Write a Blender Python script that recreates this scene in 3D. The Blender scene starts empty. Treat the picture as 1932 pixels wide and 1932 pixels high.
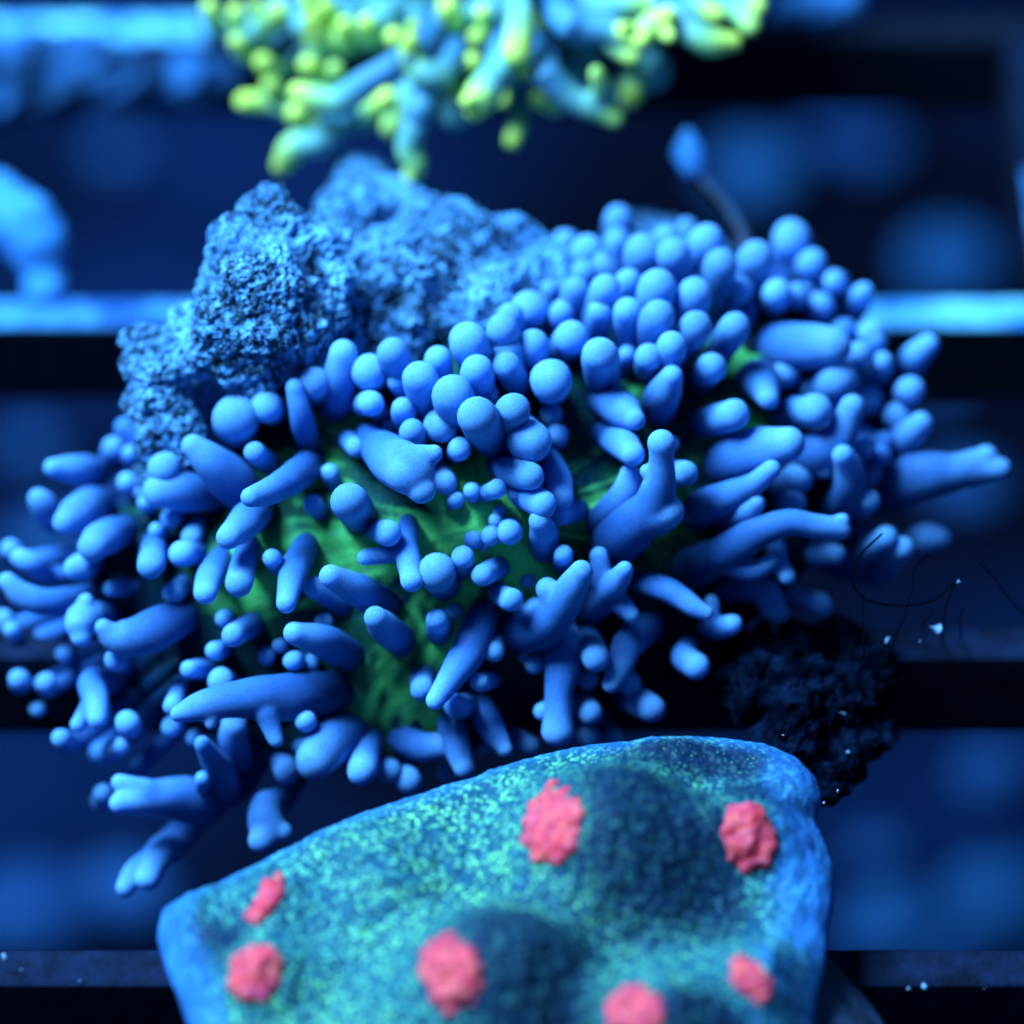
import bpy, bmesh, math, random
import numpy as np
from mathutils import Vector, noise as mnoise

random.seed(7); np.random.seed(7)
scene = bpy.context.scene
C = scene.collection
MM = 0.001                                  # everything is laid out in millimetres, stored in metres

# ------------------------------------------------------------------ camera
PITCH = math.radians(42.0)
FOCUS = np.array([0.0, 0.0, 18.0])          # point in focus: the coral's mouth region
DIST, FRAME, W = 350.0, 72.0, 1932.0        # mm to focus point, mm across the frame there, layout pixels
FWD = np.array([0.0, math.cos(PITCH), -math.sin(PITCH)])
UPV = np.array([0.0, math.sin(PITCH), math.cos(PITCH)])
RGT = np.array([1.0, 0.0, 0.0])
EYE = FOCUS - DIST * FWD
K = FRAME / DIST / W
cam_d = bpy.data.cameras.new('camera'); cam = bpy.data.objects.new('camera', cam_d); C.objects.link(cam)
cam.location = EYE * MM
cam.rotation_euler = (math.pi / 2 - PITCH, 0, 0)
cam_d.sensor_width = 36; cam_d.lens = 36 * DIST / FRAME
cam_d.clip_start = 0.01; cam_d.clip_end = 20
cam_d.dof.use_dof = True
cam_d.dof.focus_distance = (DIST - 1.0) * MM
cam_d.dof.aperture_fstop = cam_d.lens / 14.5
scene.camera = cam

# ------------------------------------------------------------------ light: blue aquarium lamp overhead
world = bpy.data.worlds.new('World'); scene.world = world; world.use_nodes = True
bg = world.node_tree.nodes['Background']
bg.inputs[0].default_value = (0.05, 0.19, 0.55, 1); bg.inputs[1].default_value = 0.46
def area(name, loc, target, size, power, col):
    d = bpy.data.lights.new(name, 'AREA'); d.shape = 'SQUARE'; d.size = size * MM; d.energy = power; d.color = col
    o = bpy.data.objects.new(name, d); C.objects.link(o)
    o.location = Vector(loc) * MM
    o.rotation_euler = (Vector(target) - Vector(loc)).to_track_quat('-Z', 'Y').to_euler()
    return o
area('aquarium_lamp', (-190, 35, 370), (0, 0, 5), 190, 8.3, (0.30, 0.62, 1.0))
scene.view_settings.view_transform = 'Standard'; scene.view_settings.look = 'None'
scene.view_settings.exposure = 0; scene.view_settings.gamma = 1
scene.render.engine = 'CYCLES'
scene.render.resolution_x = scene.render.resolution_y = 1024

# ------------------------------------------------------------------ pixel helpers (layout pixels 0..1932)
def ray(px, py): return FWD + RGT * ((px - 966) * K) + UPV * ((966 - py) * K)
def at(px, py, depth): return EYE + ray(px, py) * depth
def on_z(px, py, z):
    r = ray(px, py); return EYE + r * ((z - EYE[2]) / r[2])
def depth_of(p): return float(np.dot(np.asarray(p) - EYE, FWD))
def px2mm(depth): return K * depth

# ------------------------------------------------------------------ object helpers
def link(name, me, parent=None, mat=None):
    o = bpy.data.objects.new(name, me); C.objects.link(o)
    if parent is not None: o.parent = parent
    if mat is not None and me is not None:
        me.materials.clear(); me.materials.append(mat)
    return o
def tag(o, label=None, cat=None, group=None, kind=None):
    if label: o['label'] = label
    if cat: o['category'] = cat
    if group: o['group'] = group
    if kind: o['kind'] = kind
    return o
def mesh(name, V, F, smooth=True, attr=None):
    V = np.asarray(V, float) * MM
    me = bpy.data.meshes.new(name)
    me.from_pydata(V.tolist(), [], F)
    if smooth: me.polygons.foreach_set('use_smooth', [True] * len(me.polygons))
    if attr:
        for k, a in attr.items():
            at_ = me.attributes.new(k, 'FLOAT', 'POINT'); at_.data.foreach_set('value', np.asarray(a, np.float32))
    me.update()
    return me
def empty(name, p, parent=None):
    o = bpy.data.objects.new(name, None); C.objects.link(o); o.empty_display_size = 0.005
    o['_base'] = 0; del o['_base']
    return o
def normals_of(V, F):
    N = np.zeros_like(V)
    for f in F:
        a, b, c = V[f[0]], V[f[1]], V[f[2]]
        n = np.cross(b - a, c - a)
        for i in f: N[i] += n
    return N / np.maximum(np.linalg.norm(N, axis=1, keepdims=True), 1e-9)
def catmull(P, step):
    P = np.asarray(P, float)
    if len(P) == 2:
        n = max(3, int(np.linalg.norm(P[1, :3] - P[0, :3]) / step)); s = np.linspace(0, 1, n + 1)[:, None]
        return P[0] * (1 - s) + P[1] * s
    Q = np.vstack([2 * P[0] - P[1], P, 2 * P[-1] - P[-2]]); out = []
    for i in range(1, len(Q) - 2):
        n = max(2, int(np.linalg.norm(Q[i + 1, :3] - Q[i, :3]) / step))
        for j in range(n):
            t = j / n
            out.append(0.5 * ((2 * Q[i]) + (-Q[i - 1] + Q[i + 1]) * t + (2 * Q[i - 1] - 5 * Q[i] + 4 * Q[i + 1] - Q[i + 2]) * t * t
                              + (-Q[i - 1] + 3 * Q[i] - 3 * Q[i + 1] + Q[i + 2]) * t ** 3))
    out.append(Q[-2]); return np.array(out)
def tube(P, seg=16, step=None, t0=0.0, t1=1.0, wob=0.05, seed=0.0):
    """P: n x 4 (x, y, z, r). A swept tube with round ends; returns V, F, t."""
    P = np.asarray(P, float)
    S = catmull(P, step or max(0.12, 0.4 * P[:, 3].mean()))
    S[:, 3] = np.maximum(S[:, 3], 0.02)
    d = np.gradient(S[:, :3], axis=0); d /= np.maximum(np.linalg.norm(d, axis=1, keepdims=True), 1e-9)
    L = np.concatenate([[0], np.cumsum(np.linalg.norm(np.diff(S[:, :3], axis=0), axis=1))]); L /= max(L[-1], 1e-9)
    rings = []
    for a in (72, 48, 24):
        a = math.radians(a); rings.append((S[0, :3] - d[0] * S[0, 3] * math.sin(a), S[0, 3] * math.cos(a), d[0], 0.0))
    for i in range(len(S)): rings.append((S[i, :3], S[i, 3], d[i], L[i]))
    for a in (18, 36, 54, 72):
        a = math.radians(a); rings.append((S[-1, :3] + d[-1] * S[-1, 3] * math.sin(a), S[-1, 3] * math.cos(a), d[-1], 1.0))
    V, T = [], []
    n = np.cross(d[0], [0.3, 0.5, 0.81]); n /= np.linalg.norm(n)
    ang = np.linspace(0, 2 * math.pi, seg, endpoint=False)
    for c, r, dd, t in rings:
        n = n - dd * np.dot(n, dd); n /= max(np.linalg.norm(n), 1e-9); b = np.cross(dd, n)
        for a in ang:
            q = n * math.cos(a) + b * math.sin(a)
            w = 1.0
            if wob:
                s = (c + q * r) * (0.55 / max(0.4, P[:, 3].mean()))
                w = 1 + wob * 2 * mnoise.noise(Vector((s[0] + seed, s[1], s[2])))
            V.append(c + q * r * w); T.append(t0 + (t1 - t0) * t)
    F = []
    R = len(rings)
    for i in range(R - 1):
        for j in range(seg):
            k = (j + 1) % seg
            F.append((i * seg + j, i * seg + k, (i + 1) * seg + k, (i + 1) * seg + j))
    V.append(S[0, :3] - d[0] * S[0, 3]); T.append(t0); V.append(S[-1, :3] + d[-1] * S[-1, 3]); T.append(t1)
    for j in range(seg):
        k = (j + 1) % seg
        F.append((len(V) - 2, k, j)); F.append((len(V) - 1, (R - 1) * seg + j, (R - 1) * seg + k))
    return np.array(V), F, np.array(T)
_tmp_n = 0
def fuse(parts, voxel, smooth=6):
    """Voxel-union of closed shapes (list of (V, F)); returns V, F in mm."""
    Vs, Fs, o = [], [], 0
    for V, F in parts:
        Vs.append(V); Fs += [tuple(i + o for i in f) for f in F]; o += len(V)
    me = bpy.data.meshes.new('tmp'); me.from_pydata(np.vstack(Vs).tolist(), [], Fs)
    ob = bpy.data.objects.new('tmp', me); C.objects.link(ob)
    m = ob.modifiers.new('r', 'REMESH'); m.mode = 'VOXEL'; m.voxel_size = voxel
    if smooth:
        m = ob.modifiers.new('s', 'SMOOTH'); m.iterations = smooth; m.factor = 0.5
    dg = bpy.context.evaluated_depsgraph_get()
    ev = ob.evaluated_get(dg); r = ev.to_mesh()
    V = np.empty(len(r.vertices) * 3); r.vertices.foreach_get('co', V); V = V.reshape(-1, 3)
    F = [tuple(p.vertices) for p in r.polygons]
    ev.to_mesh_clear(); bpy.data.objects.remove(ob); bpy.data.meshes.remove(me)
    return V, F
_ico = None
def ball(c, r, sub=2):
    global _ico
    if _ico is None:
        bm = bmesh.new(); bmesh.ops.create_icosphere(bm, subdivisions=sub, radius=1)
        bm.verts.ensure_lookup_table()
        _ico = (np.array([v.co[:] for v in bm.verts]), [tuple(v.index for v in f.verts) for f in bm.faces]); bm.free()
    return _ico[0] * np.asarray(r) + np.asarray(c), _ico[1]
def rough(V, F, layers, seed=0.0):
    """Push vertices along their normals by noise layers: (kind, frequency per mm, amplitude mm)."""
    N = normals_of(V, F); D = np.zeros(len(V))
    for kind, fr, am in layers:
        for i, p in enumerate(V):
            q = Vector((p[0] * fr + seed, p[1] * fr, p[2] * fr))
            if kind == 'n': D[i] += am * mnoise.noise(q)
            elif kind == 'f': D[i] += am * mnoise.fractal(q, 0.8, 2.1, 4)
            elif kind == 'pit':
                v = mnoise.voronoi(q)[0]; D[i] -= am * max(0.0, 1 - v[0] / 0.42) ** 0.8
            elif kind == 'gran':
                v = mnoise.voronoi(q)[0]; D[i] += am * (1 - min(1.0, v[0] / 0.6) ** 2)
    return V + N * D[:, None], D
def box(x0, x1, y0, y1, z0, z1, bev=0.25, ny=1):
    bm = bmesh.new(); bmesh.ops.create_cube(bm, size=1)
    for v in bm.verts:
        v.co = Vector(((x0 + x1) / 2 + v.co.x * (x1 - x0), (y0 + y1) / 2 + v.co.y * (y1 - y0), (z0 + z1) / 2 + v.co.z * (z1 - z0)))
    bmesh.ops.bevel(bm, geom=bm.edges[:], offset=bev, segments=2, affect='EDGES')
    bm.verts.ensure_lookup_table()
    V = np.array([v.co[:] for v in bm.verts]); F = [tuple(v.index for v in f.verts) for f in bm.faces]; bm.free()
    return V, F

# ------------------------------------------------------------------ materials
class NT:
    def __init__(s, name, rough=0.5, spec=0.3):
        s.m = bpy.data.materials.new(name); s.m.use_nodes = True; s.t = s.m.node_tree; s.p = s.t.nodes['Principled BSDF']
        s.p.inputs['Roughness'].default_value = rough; s.p.inputs['Specular IOR Level'].default_value = spec
        g = s.t.nodes.new('ShaderNodeTexCoord'); s.obj = g.outputs['Object']
    def n(s, kind, **kw):
        x = s.t.nodes.new(kind)
        for k, v in kw.items(): setattr(x, k, v)
        return x
    def l(s, a, b): s.t.links.new(a, b)
    def noise(s, per_mm, detail=3, rough=0.55, dist=0.0):
        x = s.n('ShaderNodeTexNoise'); x.inputs['Scale'].default_value = per_mm * 1000; x.inputs['Detail'].default_value = detail
        x.inputs['Roughness'].default_value = rough; x.inputs['Distortion'].default_value = dist; s.l(s.obj, x.inputs['Vector']); return x.outputs['Fac']
    def voro(s, per_mm, feature='F1'):
        x = s.n('ShaderNodeTexVoronoi'); x.feature = feature; x.inputs['Scale'].default_value = per_mm * 1000; s.l(s.obj, x.inputs['Vector']); return x.outputs['Distance']
    def attr(s, name):
        x = s.n('ShaderNodeAttribute'); x.attribute_name = name; return x.outputs['Fac']
    def ramp(s, fac, stops, interp='LINEAR'):
        x = s.n('ShaderNodeValToRGB'); e = x.color_ramp.elements; x.color_ramp.interpolation = interp
        while len(e) < len(stops): e.new(0.5)
        for i, (p, c) in enumerate(stops): e[i].position = p; e[i].color = (c, c, c, 1) if isinstance(c, (int, float)) else (*c, 1)
        s.l(fac, x.inputs[0]); return x.outputs[0]
    def mix(s, fac, a, b, mode='MIX'):
        x = s.n('ShaderNodeMix'); x.data_type = 'RGBA'; x.blend_type = mode
        for sock, v in ((x.inputs[0], fac), (x.inputs[6], a), (x.inputs[7], b)):
            if hasattr(v, 'is_output'): s.l(v, sock)
            elif isinstance(v, (int, float)): sock.default_value = v if sock.type == 'VALUE' else (v, v, v, 1)
            else: sock.default_value = (*v, 1)
        return x.outputs[2]
    def math(s, op, a, b):
        x = s.n('ShaderNodeMath', operation=op)
        for sock, v in zip(x.inputs, (a, b)):
            if hasattr(v, 'is_output'): s.l(v, sock)
            else: sock.default_value = v
        return x.outputs[0]
    def rand(s):
        return s.n('ShaderNodeObjectInfo').outputs['Random']
    def color(s, c): s.l(c, s.p.inputs['Base Color'])
    def bump(s, h, strength, dist_mm):
        x = s.n('ShaderNodeBump'); x.inputs['Strength'].default_value = strength; x.inputs['Distance'].default_value = dist_mm * MM
        s.l(h, x.inputs['Height']); s.l(x.outputs[0], s.p.inputs['Normal'])
    def sss(s, w, radius, scale_mm):
        s.p.inputs['Subsurface Weight'].default_value = w; s.p.inputs['Subsurface Radius'].default_value = radius
        s.p.inputs['Subsurface Scale'].default_value = scale_mm * MM

def mat_tentacle():
    m = NT('tentacle_skin', 0.55, 0.1)
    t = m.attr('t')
    c = m.ramp(t, [(0.0, (0.001, 0.016, 0.025)), (0.22, (0.003, 0.026, 0.08)), (0.48, (0.020, 0.085, 0.27)), (0.80, (0.058, 0.19, 0.48)), (1.0, (0.13, 0.345, 0.68))])  # paler tip pigment; the dark base also paints in shade between tentacles
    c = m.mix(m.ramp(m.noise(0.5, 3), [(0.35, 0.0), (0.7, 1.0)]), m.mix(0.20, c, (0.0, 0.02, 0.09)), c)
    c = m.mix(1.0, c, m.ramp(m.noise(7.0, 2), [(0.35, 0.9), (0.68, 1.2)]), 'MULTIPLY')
    v = m.ramp(m.rand(), [(0, 0.84), (1, 1.12)])
    c = m.mix(1.0, c, v, 'MULTIPLY')
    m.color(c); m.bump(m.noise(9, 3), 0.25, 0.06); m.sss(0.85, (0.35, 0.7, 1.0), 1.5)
    return m.m
def mat_disc():
    m = NT('disc_skin', 0.6, 0.04)
    a = m.attr('fold'); e = m.attr('edge')
    c = m.mix(m.ramp(m.noise(0.16, 4, 0.6, 0.6), [(0.38, 0.0), (0.66, 1.0)]), (0.002, 0.025, 0.05), (0.008, 0.085, 0.03))
    c = m.mix(m.ramp(a, [(0.42, 0.0), (0.9, 0.95)]), c, (0.13, 0.75, 0.17))
    c = m.mix(m.ramp(m.noise(0.35, 4, 0.65, 0.8), [(0.55, 0.0), (0.75, 0.55)]), c, (0.015, 0.14, 0.19))
    c = m.mix(m.ramp(m.noise(3.0, 3), [(0.55, 0.0), (0.8, 0.4)]), c, (0.06, 0.34, 0.12))
    c = m.mix(m.ramp(e, [(0.0, 0.0), (1.0, 0.95)]), c, (0.001, 0.008, 0.022))  # outer disc blackened: the deep shade there is painted into the colour
    m.color(c); m.bump(m.noise(2.5, 4), 0.5, 0.25)
    return m.m
def mat_mouth():
    m = NT('mouth_skin', 0.4, 0.3)
    c = m.mix(m.ramp(m.noise(0.8, 4), [(0.35, 0), (0.7, 1)]), (0.03, 0.22, 0.06), (0.10, 0.48, 0.16))
    m.color(c); m.bump(m.noise(3, 3), 0.4, 0.15); return m.m
def mat_rock():
    m = NT('porous_rock', 0.85, 0.15)
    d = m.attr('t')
    pores = m.ramp(m.voro(1.5), [(0.12, 0.0), (0.42, 1.0)])
    c = m.mix(m.ramp(m.noise(0.35, 5, 0.65), [(0.36, 0), (0.64, 1)]), (0.08, 0.30, 0.66), (0.20, 0.58, 0.95))
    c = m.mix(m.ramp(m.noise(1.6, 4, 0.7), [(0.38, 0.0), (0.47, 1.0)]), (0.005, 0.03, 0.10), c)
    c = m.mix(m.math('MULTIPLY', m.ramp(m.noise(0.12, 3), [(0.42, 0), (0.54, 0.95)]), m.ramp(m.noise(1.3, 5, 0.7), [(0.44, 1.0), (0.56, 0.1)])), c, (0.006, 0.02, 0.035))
    c = m.mix(m.ramp(m.noise(5, 2), [(0.62, 0), (0.74, 0.8)]), c, (0.22, 0.58, 0.95))
    m.color(c)
    c = m.mix(m.ramp(d, [(0.0, 0.0), (1.0, 1.0)]), (0.002, 0.012, 0.035), c)  # pits darkened by depth, painting in the shade inside them
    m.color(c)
    h = m.math('ADD', m.noise(2.2, 5, 0.7), pores)
    m.bump(h, 0.8, 0.45); return m.m
def mat_branch():
    m = NT('branch_skin', 0.5, 0.25)
    t = m.attr('t')
    c = m.ramp(t, [(0.0, (0.045, 0.18, 0.40)), (0.45, (0.10, 0.31, 0.47)), (0.66, (0.18, 0.48, 0.40)), (0.82, (0.42, 0.80, 0.24)), (0.93, (0.80, 1.0, 0.14))])
    c = m.mix(m.ramp(m.noise(1.2, 3), [(0.35, 0.0), (0.65, 0.3)]), c, (0.02, 0.16, 0.12))
    c = m.mix(1.0, c, m.ramp(m.rand(), [(0, 0.72), (1, 1.1)]), 'MULTIPLY')
    m.color(c); m.bump(m.noise(3, 3), 0.4, 0.15); m.sss(0.2, (0.5, 0.8, 0.6), 0.8); return m.m
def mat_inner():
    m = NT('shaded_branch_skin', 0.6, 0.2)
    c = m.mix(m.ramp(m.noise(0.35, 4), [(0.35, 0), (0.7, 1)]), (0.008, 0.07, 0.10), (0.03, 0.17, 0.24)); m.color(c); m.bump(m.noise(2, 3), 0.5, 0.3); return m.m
def mat_plate():
    m = NT('plate_skin', 0.6, 0.12)
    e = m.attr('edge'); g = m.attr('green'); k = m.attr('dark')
    teal, green, blue = (0.09, 0.46, 0.34), (0.22, 0.72, 0.18), (0.035, 0.21, 0.60)
    wob = m.n('ShaderNodeTexNoise'); wob.inputs['Scale'].default_value = 1500; m.l(m.obj, wob.inputs['Vector'])
    vv = m.n('ShaderNodeTexVoronoi'); vv.feature = 'SMOOTH_F1'; vv.inputs['Scale'].default_value = 2500; vv.inputs['Smoothness'].default_value = 0.4
    add = m.n('ShaderNodeVectorMath', operation='MULTIPLY_ADD'); m.l(wob.outputs['Color'], add.inputs[0]); add.inputs[1].default_value = (0.0007,) * 3; m.l(m.obj, add.inputs[2]); m.l(add.outputs[0], vv.inputs['Vector'])
    dots = m.ramp(vv.outputs['Distance'], [(0.18, 1.0), (0.52, 0.0)])
    dens = m.ramp(m.noise(0.5, 5, 0.68), [(0.33, 0.08), (0.56, 1.0)])
    gran = m.math('MULTIPLY', dots, dens)
    c = m.mix(gran, (0.008, 0.08, 0.13), teal)
    c = m.mix(m.math('MULTIPLY', m.math('MULTIPLY', m.ramp(m.noise(0.6, 3), [(0.32, 0), (0.52, 1)]), gran), g), c, green)
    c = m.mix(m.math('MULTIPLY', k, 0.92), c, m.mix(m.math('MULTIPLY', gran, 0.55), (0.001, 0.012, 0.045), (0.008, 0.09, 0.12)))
    rim = m.mix(m.ramp(m.noise(0.5, 4), [(0.35, 0), (0.65, 1)]), (0.02, 0.11, 0.32), blue)
    c = m.mix(e, c, rim)
    sp = m.ramp(m.voro(2.2), [(0.10, 1.0), (0.2, 0.0)])
    c = m.mix(m.math('MULTIPLY', sp, 0.45), c, (0.16, 0.56, 0.30))
    m.color(c); m.bump(m.noise(2.4, 4, 0.6), 0.6, 0.3); m.sss(0.1, (0.3, 0.7, 1.0), 0.5); return m.m
def mat_polyp():
    m = NT('red_polyp_skin', 0.5, 0.25)
    c = m.mix(m.ramp(m.noise(0.7, 4, 0.65), [(0.35, 0), (0.65, 1)]), (0.95, 0.04, 0.07), (1.0, 0.16, 0.13))
    c = m.mix(m.ramp(m.noise(1.0, 3), [(0.55, 0), (0.75, 0.5)]), c, (0.55, 0.18, 0.40))
    c = m.mix(m.ramp(m.voro(1.3), [(0.3, 0.0), (0.65, 0.6)]), c, (0.5, 0.03, 0.10))
    m.color(c); m.bump(m.noise(1.6, 4), 0.8, 0.5); m.sss(0.7, (1.0, 0.4, 0.4), 1.0); return m.m
def mat_plain(name, a, b, f=0.3, ro=0.6, sp=0.2, bump=0.3, lo=0.35, hi=0.65):
    m = NT(name, ro, sp)
    m.color(m.mix(m.ramp(m.noise(f, 5, 0.6), [(lo, 0), (hi, 1)]), a, b)); m.bump(m.noise(f * 5, 4), bump, 0.3); return m.m
M_tent, M_disc, M_mouth, M_rock, M_branch, M_inner, M_plate, M_polyp = (mat_tentacle(), mat_disc(), mat_mouth(), mat_rock(), mat_branch(), mat_inner(), mat_plate(), mat_polyp())
M_bar = mat_plain('black_plastic', (0.002, 0.004, 0.010), (0.005, 0.010, 0.022), 0.5, 0.5, 0.2, 0.2)
M_film = mat_plain('dull_algae_film', (0.001, 0.004, 0.014), (0.003, 0.012, 0.042), 0.45, 0.8, 0.1, 0.6)
M_crust = mat_plain('pale_crust', (0.03, 0.20, 0.52), (0.24, 0.75, 0.90), 0.19, 0.8, 0.1, 0.8, 0.44, 0.64)
M_crust2 = mat_plain('dull_crust', (0.012, 0.07, 0.25), (0.07, 0.30, 0.58), 0.22, 0.8, 0.1, 0.8, 0.40, 0.66)
M_floor = mat_plain('tank_floor_painted_shade', (0.0003, 0.0015, 0.007), (0.0025, 0.015, 0.062), 0.012, 0.9, 0.05, 0.2, 0.42, 0.62)  # broad mottles paint uneven shadow onto the floor
M_peb2 = mat_plain('paler_pebble', (0.006, 0.05, 0.16), (0.015, 0.10, 0.25), 0.1, 0.8, 0.1, 0.5)
M_stone = mat_plain('pale_pebble', (0.006, 0.04, 0.14), (0.015, 0.08, 0.22), 0.1, 0.8, 0.1, 0.5)
M_pale = mat_plain('pale_stony_skin', (0.025, 0.17, 0.50), (0.09, 0.38, 0.75), 0.2, 0.7, 0.1, 0.5)
M_bulb = mat_plain('pale_bulb_skin', (0.05, 0.30, 0.80), (0.12, 0.48, 0.95), 0.3)
M_thread = mat_plain('dark_thread', (0.0006, 0.001, 0.003), (0.001, 0.002, 0.006), 1.0, 0.9, 0.0)
M_plug = mat_plain('dark_plug', (0.004, 0.010, 0.022), (0.02, 0.05, 0.11), 0.5, 0.45, 0.4, 0.7)
M_white = mat_plain('white_fleck', (0.10, 0.26, 0.50), (0.3, 0.5, 0.7), 2.0)

# ------------------------------------------------------------------ the setting: tank floor
def grid(x0, x1, y0, y1, nx, ny, f):
    V = [(x0 + (x1 - x0) * i / nx, y0 + (y1 - y0) * j / ny, 0) for j in range(ny + 1) for i in range(nx + 1)]
    V = np.array(V); V[:, 2] = [f(p[0], p[1]) for p in V]
    F = [(j * (nx + 1) + i, j * (nx + 1) + i + 1, (j + 1) * (nx + 1) + i + 1, (j + 1) * (nx + 1) + i) for j in range(ny) for i in range(nx)]
    return V, F
FLOOR = -110.0
def floor_z(x, y): return FLOOR + 2.0 * mnoise.noise(Vector((x * 0.03, y * 0.03, 1.7)))
V, F = grid(-600, 600, -300, 1400, 120, 170, floor_z)
tag(link('tank_floor', mesh('tank_floor', V, F), None, M_floor), kind='structure')

# ------------------------------------------------------------------ rack of black slats
rack = empty('frag_rack', (0, 0, 0)); rack.location = Vector((0, 20, -8)) * MM
tag(rack, 'black plastic slatted rack with wide openings carrying the corals', 'rack')
def child(name, me, parent, mat):
    """me is laid out in world millimetres; keep it there under an offset parent."""
    o = link(name, me, parent, mat)
    me.transform(__import__('mathutils').Matrix.Translation(-parent.location)) if parent.parent is None and parent.type == 'EMPTY' else None
    return o
BARY = {'0': 80.0, 'A': 42.2, 'B': 4.1, 'C': -28.3, 'D': -64.0}
BW, BH = 3.4, 8.0
for k, y in BARY.items():
    V, F = box(-130, 130, y, y + BW, -BH, -0.3, 0.3)
    bar = child('slat', mesh('slat', V, F, False), rack, M_bar)
    # what has grown on the slat's top: pale crust on the back slats, dull film on the front ones
    nx, ny = 520, 8
    def top(x, yy):
        e = min(yy - y, y + BW - yy)
        return -0.32 + (0.34 + 0.22 * mnoise.noise(Vector((x * 0.5, yy * 0.7, y)))) * min(1, max(0, e / 0.4))
    runs = {'A': [(-129, 5, 2), (5.1, 129, 1)], '0': [(-129, -26, 1)]}.get(k, [(-129, 129, 0)])
    for xa, xb, pale in runs:
        V, F = grid(xa, xb, y + 0.03, y + BW - 0.03, int((xb - xa) * 2), ny, top)
        child('crust' if pale else 'algae_film', mesh('crust', V, F), rack, (M_film, M_crust, M_crust2)[pale])
for x in (41.9, -92.0):
    ys = sorted(BARY.values())
    for a, b in zip(ys[:-1], ys[1:]):
        V, F = box(x, x + 3.2, a + BW + 0.01, b - 0.01, -BH, -0.4, 0.3)
        child('cross_slat', mesh('cross_slat', V, F, False), rack, M_bar)
        for ya, yb, mm_ in (((a + BW + 0.1, a + 20, M_crust2), (a + 20.1, b - 0.1, M_film)) if 30 < a < 60 else ((a + BW + 0.1, b - 0.1, M_film),)):
          V, F = grid(x + 0.1, x + 3.1, ya, yb, 8, 60, lambda xx, yy: -0.4 + 0.25 + 0.15 * mnoise.noise(Vector((xx * 0.6, yy * 0.5, 3))))
          child('crust', mesh('crust', V, F), rack, mm_)
for x in (-125, 125):
    for y in (ys[0], ys[-1]):
        V, F = box(x - 3, x + 3, y, y + BW, FLOOR - 3, -BH - 0.01, 0.4)
        child('leg', mesh('leg', V, F, False), rack, M_bar)

# ------------------------------------------------------------------ pebbles lying on the tank floor, far out of focus
PEB = [(225, 300, 3.0, 0), (1420, 330, 5.2, 1), (1640, 270, 4.0, 0), (1795, 505, 5.0, 1), (1660, 1610, 2.8, 0), (1700, 1760, 5.2, 1), (1900, 1700, 6.0, 1), (1880, 1470, 4.0, 0),
       (1775, 750, 2.0, 0), (70, 1730, 6.0, 0), (230, 1690, 5.0, 0), (1560, 260, 3.0, 0), (1820, 930, 4.0, 0), (90, 1010, 4.0, 0), (1790, 1790, 4.0, 1), (60, 840, 3.0, 0)]
PL = ['dim pebble on the tank floor behind the pale stubby frag', 'pale pebble on the tank floor seen past the stalked sponge', 'dim pebble on the tank floor between two pale ones behind the slat',
      'pale pebble on the tank floor next to the cross slat', 'small dim pebble on the tank floor beside the red-eyed plate coral', 'pale pebble on the tank floor behind the ribbed plug',
      'largest pale pebble on the tank floor beyond the ribbed plug', 'dim pebble on the tank floor above the largest pale pebble', 'tiny dim pebble on the tank floor below the pale crusted slat',
      'broad dim stone on the tank floor past the plate coral', 'dim stone on the tank floor beneath the forked hanging tentacle', 'small dim pebble on the tank floor under the green-tipped coral',
      'dim pebble on the tank floor behind the dark algae threads', 'dim pebble on the tank floor behind the splayed outer tentacles', 'pale pebble between others on the floor by the ribbed plug',
      'dim pebble on the tank floor under the black slat face']
for i, (px, py, r, b) in enumerate(PEB):
    p = on_z(px, py, FLOOR + r * 0.4); p[2] = floor_z(p[0], p[1]) + r * 0.45
    V, F = ball(p, (r * 1.15, r, r * 0.7))
    V, F = rough(V, F, [('n', 0.25, 0.18 * r)], i * 3.1)[0], F
    tag(link('pebble', mesh('pebble', V, F), None, M_peb2 if b else M_stone), PL[i], 'pebble', 'pebbles on the tank floor')

# ------------------------------------------------------------------ porous rock under the big coral
rp = []
def rk(px, py, d, r): rp.append(ball(at(px, py, d), r))
# upright knob
for a in [(505, 560, 359, 4.6), (465, 500, 360, 3.2), (525, 440, 361, 2.9), (520, 392, 361.5, 1.7), (490, 420, 361, 2.0), (575, 470, 361, 2.6), (610, 540, 360, 2.4), (625, 600, 360, 1.9), (440, 620, 358.5, 3.6),
          (500, 650, 357.5, 3.1), (570, 610, 358.5, 2.8), (395, 650, 359, 2.2), (640, 455, 363, 1.0), (420, 452, 360.5, 1.1), (405, 540, 360, 1.5), (440, 695, 357.5, 1.7), (505, 705, 357.5, 1.4), (370, 655, 359.5, 1.3),
          (648, 560, 361, 1.3), (560, 670, 359, 2.2), (600, 425, 362, 1.2),
          # left column
          (300, 690, 361, 2.6), (300, 760, 361, 2.6), (325, 830, 361, 2.9), (275, 650, 361.5, 1.5), (350, 640, 361, 2.2), (330, 890, 367, 3.5), (400, 800, 367, 4), (253, 640, 361.6, 0.8),
          # the mass behind
          (760, 540, 368, 5.2), (880, 500, 370, 4.4), (960, 470, 371, 3.0), (830, 450, 372, 3.2), (930, 590, 368, 5.0), (700, 620, 366, 4.6), (690, 365, 383, 3.0), (640, 420, 372, 2.6), (735, 405, 381, 2.8),
          (1000, 560, 370, 4.4), (660, 322, 384, 1.5), (725, 335, 385, 1.3), (680, 430, 376, 3.5), (600, 740, 376, 7), (800, 720, 380, 8), (1000, 690, 382, 8), (1250, 640, 386, 7.5), (1400, 660, 388, 7)]: rk(*a)
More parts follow.
